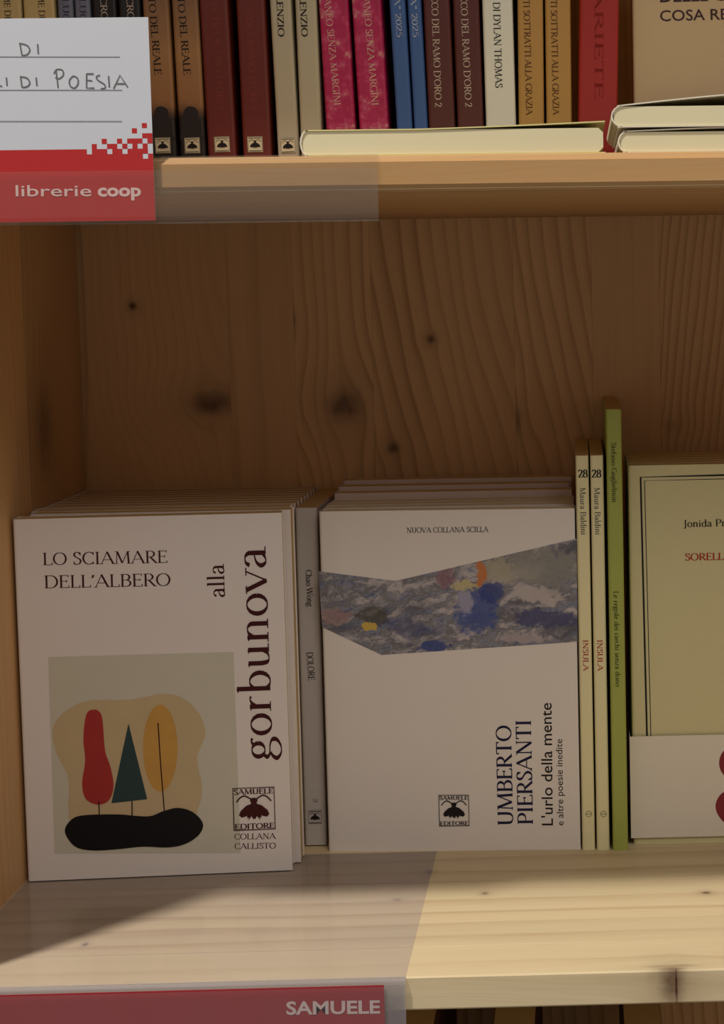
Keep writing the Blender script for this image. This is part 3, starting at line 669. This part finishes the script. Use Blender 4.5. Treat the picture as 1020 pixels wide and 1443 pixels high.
r, c, P = upper(678, 721.5, 684.5, 728, paint('white spine', srgb(222, 220, 212), .45, .02), 'white spine between the maroon and the ochre spines')
P.text([("DI DYLAN THOMAS", 'serif', (694.5, 3), (698, 124), 10, (.13, .06))], M['black_ink'], c)
och = paint('ochre spine', srgb(180, 136, 70), .5, .05)
for k, (q, e0, e1) in enumerate((((728, 764.5, 730, 767), 737, 741.5), ((767, 803, 769, 806), 775.5, 779))):
    r, c, P = upper(*q, och, ('left' if k == 0 else 'right')+' of the two ochre spines with brown lettering', group='ochre spines')
    P.text([("TTI SOTTRATTI ALLA GRAZIA", 'serif', (e0, -8), (e1, 162), 9, (.13, .06))], ink('brown ink', srgb(84, 50, 26)), c)
r, c, P = upper(815, 872, 812.5, 869, paint('bright red spine', srgb(160, 28, 20), .45, .06), 'bright red thick spine at the right end of the upper row', wd=.15)
P.text([("ARIETE", 'serif', (838, -20), (838, 140), 12)], ink('dark red ink', srgb(128, 24, 18)), c)
# face-out book on the upper shelf
e = at(896, 200, .176)
MW = book_frame(e.x-.001, .176, ZU1, 0)
r, c, p = make_book('paperback', MW, .15, .02, .21, paint('beige cover', srgb(196, 170, 130), .5, .04), M['page'])
P = Plane(MW)
P.text([("COSA RESTA", 'sans', (930, 30), (1068, 26), 15.5, .012), ("DELLE COSE", 'sans', (930, 3), (1068, -1), 15.5, .03)], ink('brown black ink', srgb(66, 44, 48)), c)
tag(r, 'beige paperback facing out on the upper shelf behind the lying books', 'book')

# ------------------------------------------------------------------ books lying on the upper shelf
def bent_sheet(name, x0, x1, y0, y1, zf, th, mat, parent, n=14):
    """thin cover whose height above the book follows zf(x)"""
    mb = MB(); v = []
    for i in range(n+1):
        x = x0+(x1-x0)*i/n; z = zf((x-x0)/(x1-x0)); v += [(x, y0, z), (x, y1, z), (x, y1, z+th), (x, y0, z+th)]
    f = [(0, 1, 2, 3), (4*n+3, 4*n+2, 4*n+1, 4*n)]
    for i in range(n):
        for k in range(4): f.append((4*i+k, 4*i+4+k, 4*i+4+(k+1) % 4, 4*i+(k+1) % 4))
    return mb.add(v, f).build(name, mat, parent)
def lying(x0, x1, y0, y1, z, t, zf, cmat, pmat, label, group=None, hump=.003):
    r = empty('paperback', Matrix.Translation((x0, y0, z))); W, D = x1-x0, y1-y0
    bent_sheet('cover', .0, W, 0, D, zf, .0006, cmat, r)                        # upper cover
    bent_sheet('back_cover', .0, W, 0, D, lambda s: 0, .0006, cmat, r)
    # rounded spine on the left
    pts = [(hump-hump*sin(a*pi/8), .0003+(t)/2-(t)/2*cos(a*pi/8)) for a in range(9)]
    q = pts+[(x+.0007, .0006+(zz-.0003)*(t-.0007)/t) for x, zz in reversed(pts)]; n = len(q)
    v = [(x-hump*.6, 0, zz) for x, zz in q]+[(x-hump*.6, D, zz) for x, zz in q]
    f = [(i, (i+1) % n, (i+1) % n+n, i+n) for i in range(n)]+[(i, i+1, n-2-i, n-1-i) for i in range(n//2-1)]
    MB().add(v, f).build('spine', wh, r)
    MB().cbox(-hump*.35, W-.001, .0006, D-.001, .0007, t-.0002, .0022, axis=1).build('page_block', pmat, r)
    tag(r, label, 'book', group); return r
a0, a1 = at(426, 215, .006), at(853, 213, .006)
yl = paint('pale yellow cover', srgb(226, 216, 150), .4, .03); wh = paint('ivory cover', srgb(236, 226, 204), .45, .02)
M['page_l'] = pages('pale page edges', srgb(236, 226, 186)); 
rA = lying(a0.x+.001, a1.x, .006, .150, ZU1, .0122, lambda s: .0119+.0030*max(0, s-.35)**1.3*1.6, yl, M['page_l'], 'pale yellow paperback lying flat on the upper shelf before the spines', hump=.0035)
b0 = at(866, 210, .006)
lC = lying(b0.x+.004, b0.x+.150, .007, .150, ZU1, .0100, lambda s: .0098+.0016*sin(pi*min(1, s*1.1)), wh, M['page_l'], 'ivory paperback lying flat, lower of the two at the right', 'ivory paperbacks lying at the right', .004)
lB = lying(b0.x+.0015, b0.x+.147, .006, .149, ZU1+.0120, .0100, lambda s: .0098+.0068*sin(min(1, s*1.25)*pi*.55), wh, M['page_l'], 'ivory paperback with bulging cover, upper of the two lying at the right', 'ivory paperbacks lying at the right', .005)

# ------------------------------------------------------------------ shelf card and label holders
hold = plastic('clear plastic', .018, .012, (.8, .76, .68, 1)); 
def sheet_path(name, pts, x0, x1, th, mat, parent=None):
    """bent sheet: pts = (y, z) profile swept along X"""
    n = len(pts); off = []
    for i in range(n):
        a = pts[max(0, i-1)]; b_ = pts[min(n-1, i+1)]; dy, dz = b_[0]-a[0], b_[1]-a[1]; l_ = hypot(dy, dz); off.append((-dz/l_*th, dy/l_*th))
    v = [(x, p[0]+o[0]*k, p[1]+o[1]*k) for x in (x0, x1) for k in (0, 1) for p, o in zip(pts, off)]
    f = []
    A = lambda i, k, e_: e_*2*n+k*n+i
    for i in range(n-1):
        f += [(A(i, 0, 0), A(i+1, 0, 0), A(i+1, 0, 1), A(i, 0, 1)), (A(i, 1, 0), A(i, 1, 1), A(i+1, 1, 1), A(i+1, 1, 0)), (A(i, 0, 0), A(i, 1, 0), A(i+1, 1, 0), A(i+1, 0, 0)), (A(i, 0, 1), A(i+1, 0, 1), A(i+1, 1, 1), A(i, 1, 1))]
    f += [(A(0, 0, 0), A(0, 0, 1), A(0, 1, 1), A(0, 1, 0)), (A(n-1, 0, 0), A(n-1, 1, 0), A(n-1, 1, 1), A(n-1, 0, 1))]
    mb = MB().add(v, f); return mb.build(name, mat, parent)
hu = empty('label_holder', Matrix.Translation((-.2, -.003, .367)))
def child_at(o, parent): o.parent = parent; o.matrix_parent_inverse = parent.matrix_world.inverted(); return o
HX = at(533, 300, -.004).x; HX0 = -.335
child_at(sheet_path('back_sheet', [(.010, ZU1+.0006), (.0, ZU1+.0006), (-.0008, ZU1-.0004), (-.0010, ZU1-.004), (-.0012, .368)], HX0, HX, .0003, hold), hu)
child_at(sheet_path('front_sheet', [(-.0012, .3674), (-.0022, .3668), (-.0034, .3672), (-.0040, .370), (-.0040, .3915)], HX0, HX, .0003, plastic('clear plastic front', .028, .012, (.8, .76, .70, 1))), hu)
tag(hu, 'clear plastic label strip wrapped on the front edge of the upper shelf', 'label holder')
YC = -.0030
MW = Matrix.Translation((at(219, 310, YC).x, YC, .3682)); CWD = .115
card = obj('shelf_card', *(lambda m: (m.v, m.f))(MB().box(-CWD, 0, 0, .0004, 0, .0938)), paint('white card', srgb(204, 208, 216), .5, .01)); card.matrix_world = MW
tag(card, 'white and red card with handwritten words standing in the upper plastic strip', 'shelf card')
P = Plane(MW)
redp = paint('red print on card', srgb(186, 34, 34), .5, .05)
mb = MB(); uvb = P.uv(114, 216)
def rectpx(x0, y0, x1, y1):
    q = [P.uv(*p) for p in ((x0, y1), (x1, y1), (x1, y0), (x0, y0))]; mb.add([tuple(a) for a in q], [(0, 1, 2, 3)])
g0 = P.uv(114, 0).x; sxp = -g0/13; gz = P.uv(150, 174).y; 
def cell(cx, r0, r1): mb.add([(g0+sxp*cx, gz-sxp*r1), (g0+sxp*(cx+1), gz-sxp*r1), (g0+sxp*(cx+1), gz-sxp*r0), (g0+sxp*cx, gz-sxp*r0)], [(0, 1, 2, 3)])
rows = {0: [11], 1: [9], 2: [11, 12], 3: [3, 6, 8, 9, 10, 12], 4: [1, 4, 5, 7, 9, 11], 5: [k for k in range(13) if k not in (0, 4, 7, 12)], 6: [k for k in range(13) if k != 11]}
for rr, cs in rows.items():
    for k in cs: cell(k, rr, rr+1)
mb.add([(-CWD, 0), (g0, 0), (g0, gz-sxp*5), (-CWD, gz-sxp*5)], [(0, 1, 2, 3)])
zc = gz-sxp*7; mb.add([(g0, 0), (0, 0), (0, zc), (g0, zc)], [(0, 1, 2, 3)])
P.shape('red_print', mb.v, mb.f, redp, card, .00003)
P.lines('ruled_line', [[(-60, 80), (169, 80.3)], [(-60, 127), (172, 127)], [(-60, 171), (172, 171)]], 1.1, ink('grey rule', srgb(138, 138, 142)), card)
hw = [[(28, 61), (31, 78)], spline([(27, 61), (38, 64), (42, 71), (38, 77), (31, 78)]), [(53, 62), (54, 76)],
      [(-16, 107), (-14, 124)], spline([(-16, 107), (-6, 109), (-8, 114), (-14, 116)]), [(-12, 116), (3, 122)], [(9, 109), (10, 121)],
      [(29, 108), (31, 123)], spline([(28, 108), (38, 110), (42, 117), (38, 122), (31, 123)]), [(51, 109), (52, 121)],
      [(79, 99), (82, 124)], spline([(76, 104), (80, 98), (88, 99), (89, 106), (83, 111), (78, 109)]),
      spline([(103, 107), (98, 113), (99, 121), (105, 124), (110, 118), (109, 110), (103, 107)]),
      [(122, 104), (122, 124), (133, 124)], [(122, 104), (132, 104)], [(122, 113), (130, 114)],
      spline([(141, 106), (136, 108), (138, 113), (147, 119), (148, 124), (142, 125)]), [(153, 107), (154, 123)],
      [(160, 125), (169, 106), (180, 123)], [(163, 118), (176, 118)]]
P.lines('handwriting', hw, 2.0, ink('pencil', srgb(112, 110, 114)), card)
P.text([("librerie", 'sans', (22.5, 276.5), (129, 276.3), 16.3, .008), ("coop", 'sans', (138, 276.3), (199, 276), 17.5, .045)], ink('pale pink ink', srgb(240, 206, 200)), card, e=.0002)

hl = empty('label_holder', Matrix.Translation((-.2, 0, 0)))
LX = at(571, 1400, -.004).x
child_at(sheet_path('top_sheet', [(.2255, .0002), (.0, .0002), (-.0012, -.0002), (-.0022, -.0014), (-.0026, -.003), (-.0026, -.060)], PX0+.0008, LX, .0003, plastic('clear plastic sheet', .25, .07, (.60, .56, .62, 1))), hl)
child_at(sheet_path('front_sheet', [(-.0044, -.060), (-.0044, -.0032)], PX0+.0008, LX, .0003, plastic('clear plastic label front', .04, .03)), hl)
tag(hl, 'clear plastic sheet lying on the lower shelf and folded over its front', 'label holder')
sl_ = at(541.5, 1410, -.0036); zt = at(300, 1394.5, -.0036).z
MW = Matrix.Translation((sl_.x, -.0038, -.058))
lab = obj('shelf_label', *(lambda m: (m.v, m.f))(MB().box(PX0+.002-sl_.x, 0, 0, .0004, 0, zt+.058)), paint('red label paper', srgb(172, 42, 50), .5, .04)); lab.matrix_world = MW
tag(lab, 'red label strip with white capitals in the lower plastic sheet', 'shelf label')
P = Plane(MW); P.text([("SAMUELE", 'sans', (403.5, 1429.3), (535.5, 1427.5), 19, .035)], ink('white ink', srgb(232, 210, 206)), lab)

# ------------------------------------------------------------------ compartment below
for k, (x, t, cm, lb, h_) in enumerate(((-.118, .03, srgb(96, 56, 34), 'brown book just seen under the lower shelf, by the plastic corner', .335), (-.055, .024, srgb(70, 28, 22), 'dark red book just seen under the lower shelf near its middle', .33), (.02, .022, srgb(60, 36, 26), 'dark brown book just seen under the lower shelf, right of the red one', .325))):
    b, c, p, P = spine_book('hardback', x, x+t, .15, -.395, h_-.02, .20, paint('dark book cloth', cm, .6, .05), M['page'])
    tag(b, lb, 'book', 'books in the compartment below')
